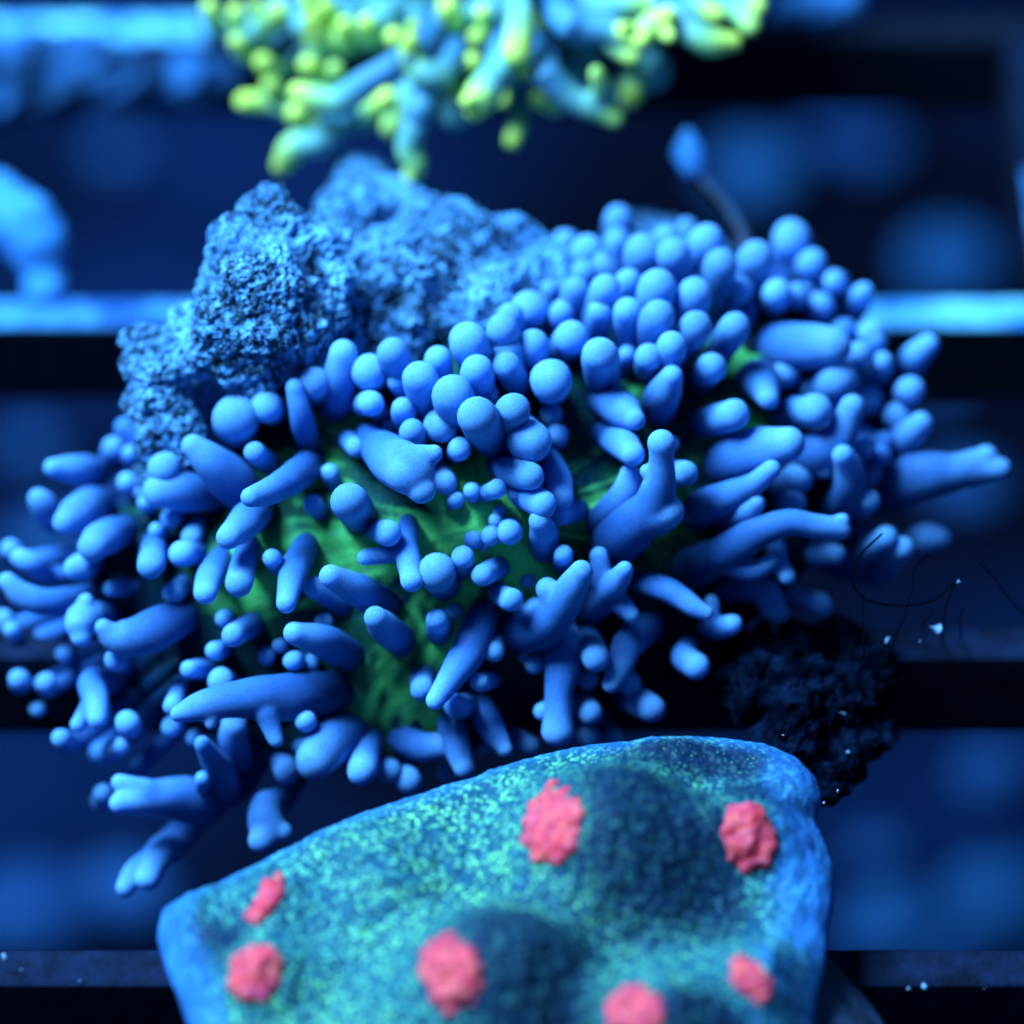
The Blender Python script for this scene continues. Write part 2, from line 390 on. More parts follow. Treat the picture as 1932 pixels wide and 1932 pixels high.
# the body that stands on slats A and B, hidden by the coral
for x, y, z, r in [(-12, 14, 3.5, 5), (0, 10, 3.5, 5.5), (10, 11, 3.5, 5.5), (17, 14, 3.0, 4.5), (-10, 22, 6, 7), (2, 24, 7, 8), (14, 24, 7, 8), (-14, 34, 5, 6), (0, 38, 5, 6.5), (12, 40, 5, 6.3), (-18, 18, 4, 5)]:
    rp.append(ball((x, y, z), r))
V, F = fuse(rp, 0.24, 3)
V[:, 2] = np.maximum(V[:, 2], 0.05)
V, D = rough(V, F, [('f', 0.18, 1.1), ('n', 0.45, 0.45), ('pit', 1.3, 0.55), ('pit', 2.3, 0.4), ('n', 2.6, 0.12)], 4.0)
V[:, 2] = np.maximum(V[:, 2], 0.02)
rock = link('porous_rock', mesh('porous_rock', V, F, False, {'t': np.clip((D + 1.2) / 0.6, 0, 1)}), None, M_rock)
tag(rock, 'knobbly porous reef rock that the blue tentacled coral grows on', 'rock')

# ------------------------------------------------------------------ big coral: disc surface
DN = np.array([0.0, -math.sin(math.radians(30)), math.cos(math.radians(30))])
DC = at(895, 975, 366.0)
_e1 = np.array([1.0, 0, 0]); _e2 = np.cross(DN, _e1)
_a = math.radians(17)
DU = _e1 * math.cos(_a) + _e2 * math.sin(_a); DV = -_e1 * math.sin(_a) + _e2 * math.cos(_a)
RA, RB, BULGE = 28.0, 16.5, 9.0
def surf(u, v):
    r = math.hypot(u / RA, v / RB)
    h = BULGE * (1 - r * r) if r < 1 else -2 * BULGE * (r - 1)
    if r < 1.25: h += 0.8 * mnoise.noise(Vector((u * 0.12, v * 0.12, 5.0)))
    return h
def surf_pt(u, v, h=0.0): return DC + DU * u + DV * v + DN * (surf(u, v) + h)
def surf_n(u, v):
    e = 0.2
    a = surf_pt(u + e, v) - surf_pt(u - e, v); b = surf_pt(u, v + e) - surf_pt(u, v - e)
    n = np.cross(a, b); return n / np.linalg.norm(n)
def uvh(p):
    q = p - DC; u, v = float(q @ DU), float(q @ DV); return u, v, float(q @ DN) - surf(u, v)
def hit(px, py, h):
    r = ray(px, py); prev = None; best = (1e9, 0)
    for t in np.arange(325, 400, 1.0):
        g = uvh(EYE + r * t)[2] - h
        if abs(g) < best[0]: best = (abs(g), t)
        if prev is not None and prev > 0 >= g:
            a, b = t - 1.0, t
            for _ in range(14):
                m = (a + b) / 2
                if uvh(EYE + r * m)[2] - h > 0: a = m
                else: b = m
            return (a + b) / 2
        prev = g
    return best[1]
coral = empty('tentacled_coral', None); cb = surf_pt(0, 0, -8); coral.location = Vector(cb) * MM
tag(coral, 'large blue coral bristling with rounded finger tentacles around a green mouth', 'coral')
def trim(a): return 1 - 0.2 * math.exp(-((a - 1.65) / 0.55) ** 2)
NR, NA = 64, 200
V, fold, edge = [], [], []
mu, mv, _ = uvh(EYE + ray(930, 1005) * hit(930, 1005, 0))
for j in range(NR + 1):
    for i in range(NA):
        a = 2 * math.pi * i / NA; s = j / NR * 1.03 * trim(a)
        u, v = RA * s * math.cos(a), RB * s * math.sin(a)
        d = math.hypot(u - mu, v - mv); th = math.atan2(v - mv, u - mu)
        rid = mnoise.noise(Vector((math.cos(th) * 3.2, math.sin(th) * 3.2, d * 0.05))) + 0.5 * mnoise.noise(Vector((math.cos(th) * 9, math.sin(th) * 9, d * 0.1 + 4)))
        amp = min(1, d / 4) * 0.75
        cone = 2.6 * math.exp(-(d / 3.6) ** 2) - 1.3 * math.exp(-(d / 0.9) ** 2)
        V.append(surf_pt(u, v, rid * amp + cone))
        fold.append(0.42 + 0.75 * rid * min(1, d / 2) + 1.0 * math.exp(-(d / 4.2) ** 2)); edge.append(max(0, min(1, (s - 0.5 + 0.22 * mnoise.noise(Vector((u * 0.13, v * 0.13, 20))) + 0.12 * max(0, -u / RA)) / 0.3)))
F = [(j * NA + i, j * NA + (i + 1) % NA, (j + 1) * NA + (i + 1) % NA, (j + 1) * NA + i) for j in range(NR) for i in range(NA)]
GS = []
for gx, gy, gr_ in [(1385, 680, 3.0), (1400, 800, 3.0), (725, 1340, 3.2), (930, 1000, 3.2), (790, 1140, 4.0), (270, 990, 2.0), (590, 880, 3.5), (1180, 960, 3.5), (660, 1180, 3.5), (1230, 700, 3.0), (1500, 560, 2.5), (480, 1100, 2.5), (850, 930, 3.5)]:
    u, v, _h = uvh(EYE + ray(gx, gy) * hit(gx, gy, 0)); GS.append((u, v, gr_))
for k in range(len(V)):
    u, v, _h = uvh(V[k]); b = max(math.exp(-((u - a) ** 2 + (v - c) ** 2) / (2 * r * r)) for a, c, r in GS)
    d = math.hypot(u - mu, v - mv); th = math.atan2(v - mv, u - mu)
    fib = mnoise.noise(Vector((math.cos(th) * 22, math.sin(th) * 22, d * 0.25))) + 0.6 * mnoise.noise(Vector((u * 0.9, v * 0.9, 31)))
    edge[k] *= 1 - 0.9 * b; fold[k] = fold[k] * (0.6 + 0.4 * b) + b * (0.30 + 0.55 * fib)
o0 = len(V); n2 = 14                         # rolled edge and underside tapering into the foot
for j in range(1, n2 + 1):
    s_ = 1.03 - 0.62 * (j / n2) ** 1.2
    for i in range(NA):
        a = 2 * math.pi * i / NA; s = s_ * trim(a); k_ = 1.03 * trim(a); u, v = RA * s * math.cos(a), RB * s * math.sin(a)
        rim = DC + DU * (RA * 1.03 * math.cos(a)) + DV * (RB * 1.03 * math.sin(a)) + DN * surf(RA * 1.03 * math.cos(a), RB * 1.03 * math.sin(a))
        V.append(DC + DU * u + DV * v + DN * (surf(RA * k_ * math.cos(a), RB * k_ * math.sin(a)) - 1.2 * math.sin(min(1, j / 4) * math.pi / 2) - 1.0 * (j / n2)))
        fold.append(0.2); edge.append(1)
for j in range(n2):
    a0 = NR * NA if j == 0 else o0 + (j - 1) * NA; a1 = o0 + j * NA
    for i in range(NA): F.append((a0 + i, a0 + (i + 1) % NA, a1 + (i + 1) % NA, a1 + i))
child('oral_disc', mesh('oral_disc', np.array(V), F, True, {'fold': fold, 'edge': edge}), coral, M_disc)

# ---- tentacles. Each line: crop, points "x,y,r" from base to tip ("/" starts a side lobe); "^f" scales how far it stands off.
CROPS = {'L': (0, 615), 'M': (615, 615), 'R': (1261, 615), 'TM': (615, 0), 'TR': (1261, 0), 'BL': (0, 1261), 'BM': (615, 1261)}
TENT = """
M 55,490,75 70,330,84 92,150,68
M 285,310,70 235,250,88
M 360,150,88
M 235,130,50 ^0.6
M 385,300,53 ^1.4
M 510,285,95
M 610,180,75
M 630,260,42 ^0.7
M 690,370,110
M 775,80,105
M 820,245,90
M 985,130,88 ^0.8
M 1060,370,55 1030,300,68 980,220,70
M 1130,100,85 ^0.8
M 1280,150,75 1335,60,82
M 1490,155,98
M 1640,150,48
M 1752,270,68 1755,170,66
M 1215,380,70 1228,295,103
M 170,430,55 245,420,60
M 285,460,48 ^0.7
M 420,450,65
M 470,570,68
M 350,560,50 ^0.4
M 600,500,70 628,540,83
M 870,360,66 ^0.8
M 820,490,107 ^1.2
M 1020,455,92
M 1030,550,80 1110,630,104
M 730,665,62
M 1220,480,62 ^0.3
M 1260,590,60 ^0.3
M 110,610,50 165,665,45 ^0.5
M 215,590,62 350,720,105 460,790,112 / 480,740,90 585,695,44 / 470,800,90 520,885,68
M 600,750,48 650,855,56 ^0.5
M 705,945,46
M 800,960,34 795,900,42 ^0.6
M 810,940,32 930,885,46
M 125,950,98
M 1470,400,68 1600,450,88 1680,510,50
M 1490,590,58 1610,640,74 1668,695,58
M 1790,490,75 1830,380,85 1880,275,55
M 900,755,50 1020,790,72 1110,815,68
M 1180,690,60 1255,830,72 1275,930,62 ^0.5
M 1010,890,52 1110,935,70 1180,970,64
M 1390,1000,58 1260,1030,52 ^0.4
M 1440,1100,55 1560,990,70 1640,880,66 1650,800,46 ^0.6
M 1500,1250,115 1640,1100,112 1770,990,95 1815,850,76 1825,720,58 1825,640,66 / 1790,1040,90 1860,1010,75 / 1810,830,50 1745,790,36
M 800,1165,48 ^1.05
M 895,1145,52 ^1.5
M 995,1125,65 ^1.05
M 925,1060,40 ^1.5
M 942,1010,38 ^1.5
M 855,1190,34 ^1.5
M 1175,1240,70 1185,1130,70 1160,1060,52
M 260,1110,48 335,1125,65
M 450,1060,45 440,1200,56 465,1385,52 / 420,1230,45 300,1245,42 215,1258,40
M 650,1410,80 600,1335,92
M 735,1340,56 745,1260,56
M 975,1290,58 850,1355,54
M 915,1410,42 955,1465,52 1005,1485,58
M 1095,1380,45 ^0.3
M 1275,1300,50 1290,1240,46
M 340,1520,75 180,1440,80 25,1360,55
M 110,1520,60 -60,1420,55 ^0.3
M 420,1720,75 320,1640,76 270,1585,56
M 620,1665,68 605,1595,52
M 870,1530,70 825,1650,85 765,1790,80 690,1905,66 595,2035,46
M 910,1770,55
M 1090,1800,40 ^0.3
M 980,1640,95 1150,1630,112 1270,1530,88 1350,1400,68 1385,1335,54 / 1250,1500,70 1205,1430,55 / 1180,1600,70 1140,1530,48
M 1240,1600,80 1295,1750,96 1280,1900,74 1262,2020,62 1262,2200,74 / 1310,1760,70 1365,1720,42 ^0.8
M 1420,1560,70 1530,1440,70 1600,1360,52 1622,1325,42 / 1500,1400,60 1485,1250,44 / 1570,1480,55 1660,1570,38
M 1465,1805,76
M 1750,1610,85 1650,1720,76 1595,1850,62 1550,1945,44
M 1660,1380,48 1820,1420,60 1930,1480,56 2010,1535,48 2065,1560,36
M 1200,1780,45 1130,1840,45 ^0.3
M 530,1890,66 520,1975,55
M 910,1915,44 835,1935,46
M 640,1590,40 700,1550,40 ^0.2
M 1180,1010,40 1120,1060,40 ^0.2
M 60,880,38 20,800,45 ^0.2
L 1290,600,100 1282,500,112
L 1510,475,70 1450,440,78
L 1690,680,60 1640,500,56 1602,335,44
L 1710,740,76 1590,830,76 1460,900,65 1362,930,48 ^1.4
L 1735,410,65 1706,305,74
L 1340,950,85 1280,860,108 1150,740,95 1052,655,60
L 1190,680,78 1015,600,72 ^0.7
L 980,840,60 890,775,80
L 1210,940,70 1000,900,95 865,900,80 ^0.7
L 1490,780,48 1385,690,52
L 1440,960,60 1350,1050,85 1240,1150,58 ^1.2
L 1360,1170,58 1325,1290,62 1298,1400,65
L 1510,1320,40 1480,1262,46
L 1690,1170,62 1595,1330,68 1558,1505,50
L 1700,970,55 ^0.5
L 1220,1250,58 1145,1360,65 1115,1450,56
L 1100,1230,58 990,1240,62 ^0.6
L 850,1110,43
L 855,1160,55 825,1270,68 815,1305,62
L 600,800,65 430,785,76 290,770,46
L 640,720,45 620,660,55 ^0.5
L 720,760,30 710,690,40 ^0.5
L 690,850,56 ^0.5
L 760,900,38 ^0.5
L 340,1060,60 240,980,66 208,940,50
L 600,930,80 440,1010,95 350,1070,58
L 700,1110,75 560,1150,86 510,1200,74
L 550,1260,62 430,1310,66 405,1320,52
L 330,1350,42 170,1290,54 110,1260,46 ^0.7
L 200,1270,45 55,1215,48 ^0.5
L 520,1470,68 280,1500,65 130,1470,62 40,1390,46
L 620,1570,70 460,1590,80 430,1620,68 / 450,1580,60 465,1500,40 / 430,1620,60 440,1690,48
L 1040,1560,75 900,1620,95 760,1690,95 620,1690,75 562,1640,42
L 760,1420,42 600,1430,38 ^0.5
L 1020,1395,48 940,1450,50 ^0.4
L 345,1780,46 ^0.6
L 700,1830,44 625,1815,50
L 1390,1610,58 1265,1685,56
L 1220,1590,48 ^0.3
L 1230,1750,44 1165,1765,46 ^0.5
L 1130,1860,50 1030,1865,44 ^0.6
L 1260,1950,60 1200,1930,66 ^0.6
L 1910,1790,85 1750,1710,80 1602,1670,54
L 1760,1610,50 ^0.3
L 1520,1740,40 ^0.5
L 1450,1800,46 ^0.5
L 1590,1820,52
L 1690,1830,46 ^0.6
L 80,1640,50 20,1600,55 ^0.4
L 160,1720,50 60,1650,40 ^0.4
L 985,1920,32 ^0.5
L 1000,1010,50 930,1050,50 ^0.3
L 1090,1060,45 1040,1150,50 ^0.3
L 830,1010,38 790,960,38 ^0.4
BL 170,70,40 105,60,50 ^0.5
BL 310,90,40 250,80,52 ^0.5
BL 200,220,40 ^0.4
BL 640,60,60 500,70,60 520,170,62 525,280,43 / 500,200,50 425,305,38
BL 750,310,50 695,300,62
BL 440,375,50 330,382,46
BL 570,440,66 660,420,42
BL 990,70,35 940,205,46
BL 1870,110,95 1600,150,110 1300,170,86 1100,205,66 968,250,38 / 1160,220,60 1145,300,30 / 1450,250,60 1500,390,36
BL 930,320,56 ^0.5
BL 1045,380,40 ^0.5
BL 1270,660,75 1190,540,70 1100,410,40
BL 1150,700,90 1050,720,105 900,700,90 760,710,75 650,735,48 / 800,670,60 650,622,40
BL 1130,660,40 1100,600,36
BL 600,690,45 560,680,45 ^0.4
BL 1000,880,75 860,1010,70 800,1140,56 / 830,1020,50 740,1090,50 680,1190,45
BL 1540,680,70 1450,760,75 1450,880,85 1420,930,62 / 1450,860,60 1535,890,48
BL 1330,480,70 1270,400,76 1275,310,62 ^0.4
BL 1235,275,36 ^0.5
BL 1700,340,45 1660,285,54
BL 1910,320,108 1780,420,110 1712,500,94 / 1720,400,60 1625,420,40
BL 1540,470,60 1560,560,60 ^0.3
BM 195,560,80
BM 330,500,50 345,560,58 ^0.5
BM 430,560,60 445,610,66 ^0.5
BM 380,360,68 520,425,70 650,420,66 ^0.5
BM 785,200,58 705,205,60
BM 680,250,70 700,380,72 750,540,52
BM 840,190,60 890,310,68 970,440,38
BM 980,340,58 1110,420,45 ^0.4
BM 1215,205,42 1180,235,44
BM 1370,160,68 1435,245,58
BM 1420,60,60 ^0.4
BM 1590,110,70 1700,180,70 1770,220,66
BM 1650,90,62 ^0.8
BM 650,560,56 ^0.4
BM 1380,330,56 1440,370,50 ^0.3
BM 855,440,32 ^0.4
BM 1500,310,50 1560,380,50 ^0.3
R 530,125,112 720,110,116 900,110,86
R 1040,150,68
R 1120,70,66
R 925,290,106 ^0.7
R 1220,290,70 1340,170,70 1410,105,56
R 1180,400,75 1320,350,66
R 1080,330,80 1165,195,50
R 160,310,70 235,222,70
R 430,305,85 500,300,96 545,400,46
R 150,545,75 355,485,76
R 560,480,65 800,460,78
R 250,775,110 450,690,116 650,640,82
R 620,780,110 800,690,100 930,600,76 1000,440,58 / 820,720,80 850,775,48
R 95,800,68
R 110,1030,95 300,940,80 450,870,56 560,780,46
R 280,1100,58 420,1010,60 480,962,42
R 830,1060,85 960,920,80 985,790,70 950,705,50
R 990,1010,52 1090,950,52
R 980,720,50 1070,655,54
R 1150,700,90 1300,600,75 1372,530,56
R 1190,520,70 1250,490,72 ^0.6
R 1100,910,100 1350,820,118 1560,790,85 1690,740,65 1730,710,52 / 1640,790,70 1805,775,50
R 1180,1170,60 1400,1150,75 1470,1150,56 ^0.5
R 960,1270,70 1185,1150,56
R 1080,1330,75 1272,1210,58
R 70,1340,100 300,1240,86 480,1130,75 650,1070,62 800,1090,60 935,1105,50 / 880,1090,45 945,1055,34 / 330,1290,60 460,1330,50 560,1275,36
R 580,1170,48 600,1290,46 645,1360,42
R 740,1220,78 910,1240,46 ^0.5
R 280,1440,60 500,1430,72 570,1530,60 ^0.4
R 590,1560,60 ^0.3
R 190,1645,44 280,1640,50 350,1620,46 / 240,1620,42 235,1495,34
R 110,1720,46 90,1800,66 150,1850,66
R 590,1670,50 ^0.3
R 580,900,68 700,830,72 ^0.4
R 600,1000,56 680,960,60 ^0.4
R 640,260,70 ^0.4
R 760,340,62 ^0.4
R 850,350,80 ^0.4
R 20,640,40 ^0.5
R 340,620,40 300,650,40 ^0.3
R 690,1480,56 820,1520,60 ^0.2
R 1000,830,60 1080,800,70 ^0.3
R 1000,420,70 1080,400,80 ^0.3
TM 1190,1700,80 1110,1680,88
TM 1000,1715,72 ^0.9
TM 960,1790,90
TM 1285,1690,66 ^0.8
TM 1220,1570,52
TM 1355,1575,72
TM 1430,1650,40 ^0.7
TM 1520,1570,82
TM 1640,1530,72
TM 1490,1690,68
TM 1640,1690,76
TM 1800,1560,105
TM 1805,1720,92
TM 1720,1370,105 ^0.9
TM 1590,1190,80 ^0.7
TM 1850,1290,72
TM 1420,1360,85 ^0.7
TM 1300,1310,66 ^0.7
TM 1520,1440,76 ^0.7
TM 1250,1470,62 ^0.7
TM 1400,1480,70 ^0.7
TM 1280,1400,60 ^0.6
TM 1880,1880,80
TM 1580,1310,70 ^0.6
TM 1150,1600,50 ^0.5
TR 210,1310,96
TR 30,1380,95
TR 285,1440,92
TR 480,1400,97
TR 640,1400,75 668,1300,95
TR 700,1500,70 780,1430,70
TR 880,1590,60 905,1530,58
TR 930,1720,80 1060,1590,52
TR 140,1600,95
TR 330,1600,70 385,1565,72
TR 520,1700,70 592,1590,70
TR 640,1660,58 695,1600,60
TR 150,1775,87
TR 365,1775,80
TR 80,1500,42 ^0.5
TR 100,1240,52 ^0.6
TR 780,1570,66 ^0.4
TR 830,1660,76 ^0.4
TR 1060,1850,70 1105,1815,70
TR 960,1800,70 ^0.5
TR 40,1830,66
TR 260,1640,48 ^0.4
TR 480,1560,56 ^0.3
"""
def parse(line):
    w = line.split(); crop = CROPS[w[0]]; lift = 1.0; chains = [[]]
    for s in w[1:]:
        if s == '/': chains.append([])
        elif s[0] == '^': lift = float(s[1:])
        else:
            x, y, r = map(float, s.split(',')); chains[-1].append((crop[0] + x * 0.3472, crop[1] + y * 0.3472, r * 0.3472))
    return chains, lift
def place(px, py, rpx, depth):
    p = at(px, py, depth); return [*p, rpx * px2mm(depth)]
TOCAM = -FWD
def build_tentacle(line, seed):
    chains, lift = parse(line)
    k_ = 1.22 if len(chains) > 1 else (1.15 if len(chains[0]) > 1 else 1.06)
    chains = [[(x, y, r * k_) for x, y, r in c] for c in chains]
    main = chains[0]; mm = px2mm(350)
    if len(main) == 1:                      # points at the viewer: foot lies behind the tip
        x, y, r = main[0]; R = r * mm
        h = (2.0 * R + 5.4 * min(1, max(0.12, (r - 12) / 18))) * lift
        t = hit(x, y, h); tip = EYE + ray(x, y) * t
        u, v, hh = uvh(tip); n = surf_n(u, v)
        d = n * 0.8 + TOCAM * 0.5 + np.array([random.uniform(-.18, .18), random.uniform(-.1, .1), random.uniform(-.18, .1)]); d /= np.linalg.norm(d)
        L = min(h / max(0.35, d @ n) + 0.6 * R, 12)
        R *= t / 350.0
        k = random.uniform(0.78, 1.0)
        side = np.cross(d, n); P = [[*(tip - d * L), R * k], [*(tip - d * L * 0.55 + side * random.uniform(-.5, .5)), R * (k + 0.02)], [*(tip - d * L * 0.12), R * 1.0], [*tip, R * 0.95]] if L > 2.2 else [[*(tip - d * L), R * k], [*tip, R * 0.97]]
        if L > 2.2 and L * 0.12 < 0.35: P.pop(2)
        return tube(P, 18, None, 0, 1, 0.045, seed) , None
    xy = np.array(main); seg = np.hypot(*np.diff(xy[:, :2], axis=0).T); s = np.concatenate([[0], np.cumsum(seg)]); Ls = s[-1] * mm; s = s / s[-1]
    H = (0.40 * Ls + 0.9 * xy[-1, 2] * mm + 4.6) * lift
    d0 = hit(xy[0, 0], xy[0, 1], -1.15 * xy[0, 2] * mm)
    P, hs = [], []
    for (x, y, r), q in zip(main, s):
        qq = q ** 0.6; h = -1.15 * xy[0, 2] * mm * (1 - qq) + H * qq
        t = min(max(hit(x, y, h), d0 - 1.3 * Ls - 7), d0 + 0.35 * q * Ls); P.append(place(x, y, r, t)); hs.append(t)
    # a short foot reaching into the disc
    n = surf_n(*uvh(np.array(P[0][:3]))[:2])
    u, v, _h = uvh(np.array(P[0][:3])); rr = math.hypot(u / RA, v / RB)
    if rr > 0.96:                           # rooted beyond the rim in view: run the foot back to the disc's edge
        f = surf_pt(u * 0.9 / rr, v * 0.9 / rr, -0.8)
        P = [[*f, P[0][3] * 0.8]] + P
    else:
        P = [[*(np.array(P[0][:3]) - n * 1.6 + FWD * 0.8), P[0][3] * 1.05]] + P
    T = tube(P, 18, None, 0, 1, 0.05, seed)
    if len(chains) == 1: return T, None
    parts = [(T[0], T[1])]; sk = [(np.array(P)[:, :3], 0.0, 1.0)]
    for c in chains[1:]:
        x, y, r = c[0]; i = int(np.argmin([math.hypot(x - a[0], y - a[1]) for a in main])); d = hs[i]
        Q = []
        for k, (x, y, r) in enumerate(c): Q.append(place(x, y, r, d - 0.35 * k * r * mm))
        B = tube(Q, 14, None, 0.6, 1, 0.05, seed); parts.append((B[0], B[1])); sk.append((np.array(Q)[:, :3], min(0.85, (i + 1) / len(main)), 1.0))
    V, F = fuse(parts, 0.15, 7)
    T = np.zeros(len(V)); best = np.full(len(V), 1e9)
    for S, a, b in sk:
        S = catmull(S, 0.2)
        dd = np.linalg.norm(V[:, None, :] - S[None], axis=2); j = dd.argmin(1); m = dd.min(1); q = a + (b - a) * j / (len(S) - 1)
        T = np.where(m < best, q, T); best = np.minimum(best, m)
    for _ in range(6):                      # soften the seam
        A = np.zeros(len(V)); Cn = np.zeros(len(V))
        for f in (np.array([q for q in F if len(q) == 4]),):
            mean = T[f].mean(1)
            for c in range(4): np.add.at(A, f[:, c], mean); np.add.at(Cn, f[:, c], 1)
        T = np.where(Cn > 0, A / np.maximum(Cn, 1), T)
    return (V, F, T), True
lines = [l for l in TENT.strip().split('\n') if l.strip()]
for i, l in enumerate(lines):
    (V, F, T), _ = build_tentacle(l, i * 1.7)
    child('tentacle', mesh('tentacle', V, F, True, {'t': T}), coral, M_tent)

rg = random.Random(21)
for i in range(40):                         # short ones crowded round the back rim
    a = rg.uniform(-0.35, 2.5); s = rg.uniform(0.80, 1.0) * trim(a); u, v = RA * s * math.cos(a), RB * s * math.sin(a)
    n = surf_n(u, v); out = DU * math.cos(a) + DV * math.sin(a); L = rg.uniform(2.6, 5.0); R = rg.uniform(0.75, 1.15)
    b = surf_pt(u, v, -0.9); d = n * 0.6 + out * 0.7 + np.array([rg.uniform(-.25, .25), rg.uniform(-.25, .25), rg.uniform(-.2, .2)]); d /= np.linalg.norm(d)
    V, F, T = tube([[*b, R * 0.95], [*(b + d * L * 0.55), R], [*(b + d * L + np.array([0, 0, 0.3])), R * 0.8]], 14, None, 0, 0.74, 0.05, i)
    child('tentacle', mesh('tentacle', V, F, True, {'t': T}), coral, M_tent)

# ------------------------------------------------------------------ green-tipped branching coral behind
GC, GR = (980.0, -140.0), 780.0
GD = 395.0
def gdepth(x, y):
    q = max(0.0, 1 - ((x - GC[0]) / GR) ** 2 - ((y - GC[1]) / (GR * 0.85)) ** 2)
    return GD - 18.0 * math.sqrt(q)
GCROP = {'E': (391.0, 0.0, 0.2315), 'F': (838.5, 0.0, 0.3183)}
BR = """
E 980,420,85 920,320,95 850,150,72
E 300,330,70 420,240,80 580,90,82
E 330,220,50 230,90,58
E 500,160,50 400,45,52
E 150,200,50 20,60,62
E 380,420,55 240,335,60
E 260,420,50 130,345,50
E 600,560,55 455,510,72
E 960,700,70 900,620,70 820,530,72
E 1130,720,60 1040,560,60
E 1700,430,80 1600,490,80 1350,640,82 1080,820,86 900,790,75 740,750,76
E 760,840,55 500,830,60 310,825,76
E 640,760,50 520,690,66
E 1000,1090,80 800,1030,85 715,920,72
E 950,1120,80 800,1160,80 700,1210,82 610,1345,80
E 1280,950,80 1330,880,85 1460,790,72
E 1760,640,75 1600,800,78 1520,1035,102
E 1150,860,50 1200,950,46
E 1760,820,80 1720,950,78 1640,1200,75 1690,1340,66 1650,1470,62
E 1720,1020,50 1850,1085,42
E 1650,850,45 1720,775,38
E 1650,440,50 1520,300,72
E 1700,330,50 1680,215,56
E 1900,600,80 1680,520,76 1640,400,62 1660,320,58
E 1760,380,60 1810,270,66
E 1960,420,48 1880,325,48
E 1080,140,60 960,50,62
E 930,80,55 800,5,52
E 900,1060,50 990,1000,50
E 1350,300,70 1300,180,70
E 1150,330,80 1120,200,60
F 260,160,38 225,75,46
F 290,140,44 185,225,46
F 430,-80,60 435,0,56 450,150,62 430,310,82
F 140,330,33 100,295,36
F 220,430,46 160,365,56
F 100,480,40 60,545,42
F 330,400,66 300,450,68 220,580,76 180,655,60 / 200,590,50 130,600,40
F 330,500,48 345,595,42
F 440,340,44 415,415,50
F 570,360,42 550,435,46
F 560,60,36 570,140,38
F 590,150,34 600,225,36
F 670,600,44 550,590,44
F 600,420,62 660,500,62 780,600,56 930,650,55 1005,705,52 / 900,640,46 925,520,44 900,430,42
F 640,370,58 770,455,52 830,370,40 865,305,36
F 440,700,40 400,840,42
F 700,110,72 800,150,72 960,180,62 1120,220,56 1250,140,62 1330,90,52 / 1100,200,34 1080,150,30 / 1140,220,42 1165,250,42 / 1270,140,50 1335,215,40
F 1000,240,50 1110,340,44
F 1130,400,62 1110,540,56 1085,590,50
F 1220,400,60 1300,440,48 1390,490,52 / 1320,440,44 1370,320,36
F 1400,100,62 1450,160,62 1560,240,60 1710,250,50
F 1490,20,42 1620,80,52
F 1700,-20,50 1740,60,50 1810,150,52
F 1800,-20,40 1860,40,42
F 1420,10,36 1440,65,36
F 900,40,80 1100,10,80 1300,0,60
F 700,40,60 680,-40,60
F 60,120,60 20,40,60
"""
gcoral = empty('branching_coral', None); gb = at(1000, -260, 415); gcoral.location = Vector(gb) * MM
tag(gcoral, 'branching stony coral with glowing yellow-green tips standing behind the porous rock', 'coral')
def gparse(line):
    w = line.split(); ox, oy, k = GCROP[w[0]]; ch = [[]]
    for s in w[1:]:
        if s == '/': ch.append([])
        else:
            x, y, r = map(float, s.split(',')); ch[-1].append((ox + x * k, oy + y * k, r * k * 1.12))
    return ch
for i, l in enumerate([q for q in BR.strip().split('\n') if q and float(q.split()[-1].split(',')[2]) * (0.2315 if q[0] == 'E' else 0.3183) > 11.6]):
    ch = [[(x, y, r * (1.3 if j < len(c) - 1 else 0.98)) for j, (x, y, r) in enumerate(c)] for c in gparse(l)]; parts = []; sk = []; tip_d = None
    for ci, c in enumerate(ch):
        P = []
        n = len(c)
        for j, (x, y, r) in enumerate(c):
            d = gdepth(x, y) + (1 - j / max(1, n - 1)) * (1.5 if len(ch[0]) > 3 else 3.0) - (1.0 if ci else 0) + (-3.5 if len(ch[0]) > 3 else 1.5)
            P.append(place(x, y, r, d))
        if ci == 0:
            b = np.array(P[0]); cen = at(1000, -180, 405); q = b.copy(); q[:3] = b[:3] + (cen - b[:3]) * 0.35; q[3] = b[3] * 1.05; P = [q.tolist()] + P
        T = tube(P, 16, None, 0, 1, 0.07, i * 2.3); parts.append(T); L = np.linalg.norm(np.diff(np.array(P)[:, :3], axis=0), axis=1).sum(); sk.append((np.array(P)[:, :3], L))
    if len(parts) == 1: V, F = parts[0][0], parts[0][1]
    else: V, F = fuse([(p[0], p[1]) for p in parts], 0.22, 5)
    T = np.zeros(len(V)); best = np.full(len(V), 1e9)
    for S, L in sk:
        S = catmull(S, 0.25); dd = np.linalg.norm(V[:, None] - S[None], axis=2); j = dd.argmin(1); m = dd.min(1)
        back = (1 - j / (len(S) - 1)) * L          # mm from the tip
        q = np.clip(1 - back / 11.0, 0, 1) - 0.02
        T = np.where(m < best, q, T); best = np.minimum(best, m)
    T = T * [1.0, 0.98, 0.93, 1.0, 0.96, 0.9][(i * 5 + i // 7) % 6]
    child('branch', mesh('branch', V, F, True, {'t': T}), gcoral, M_branch)
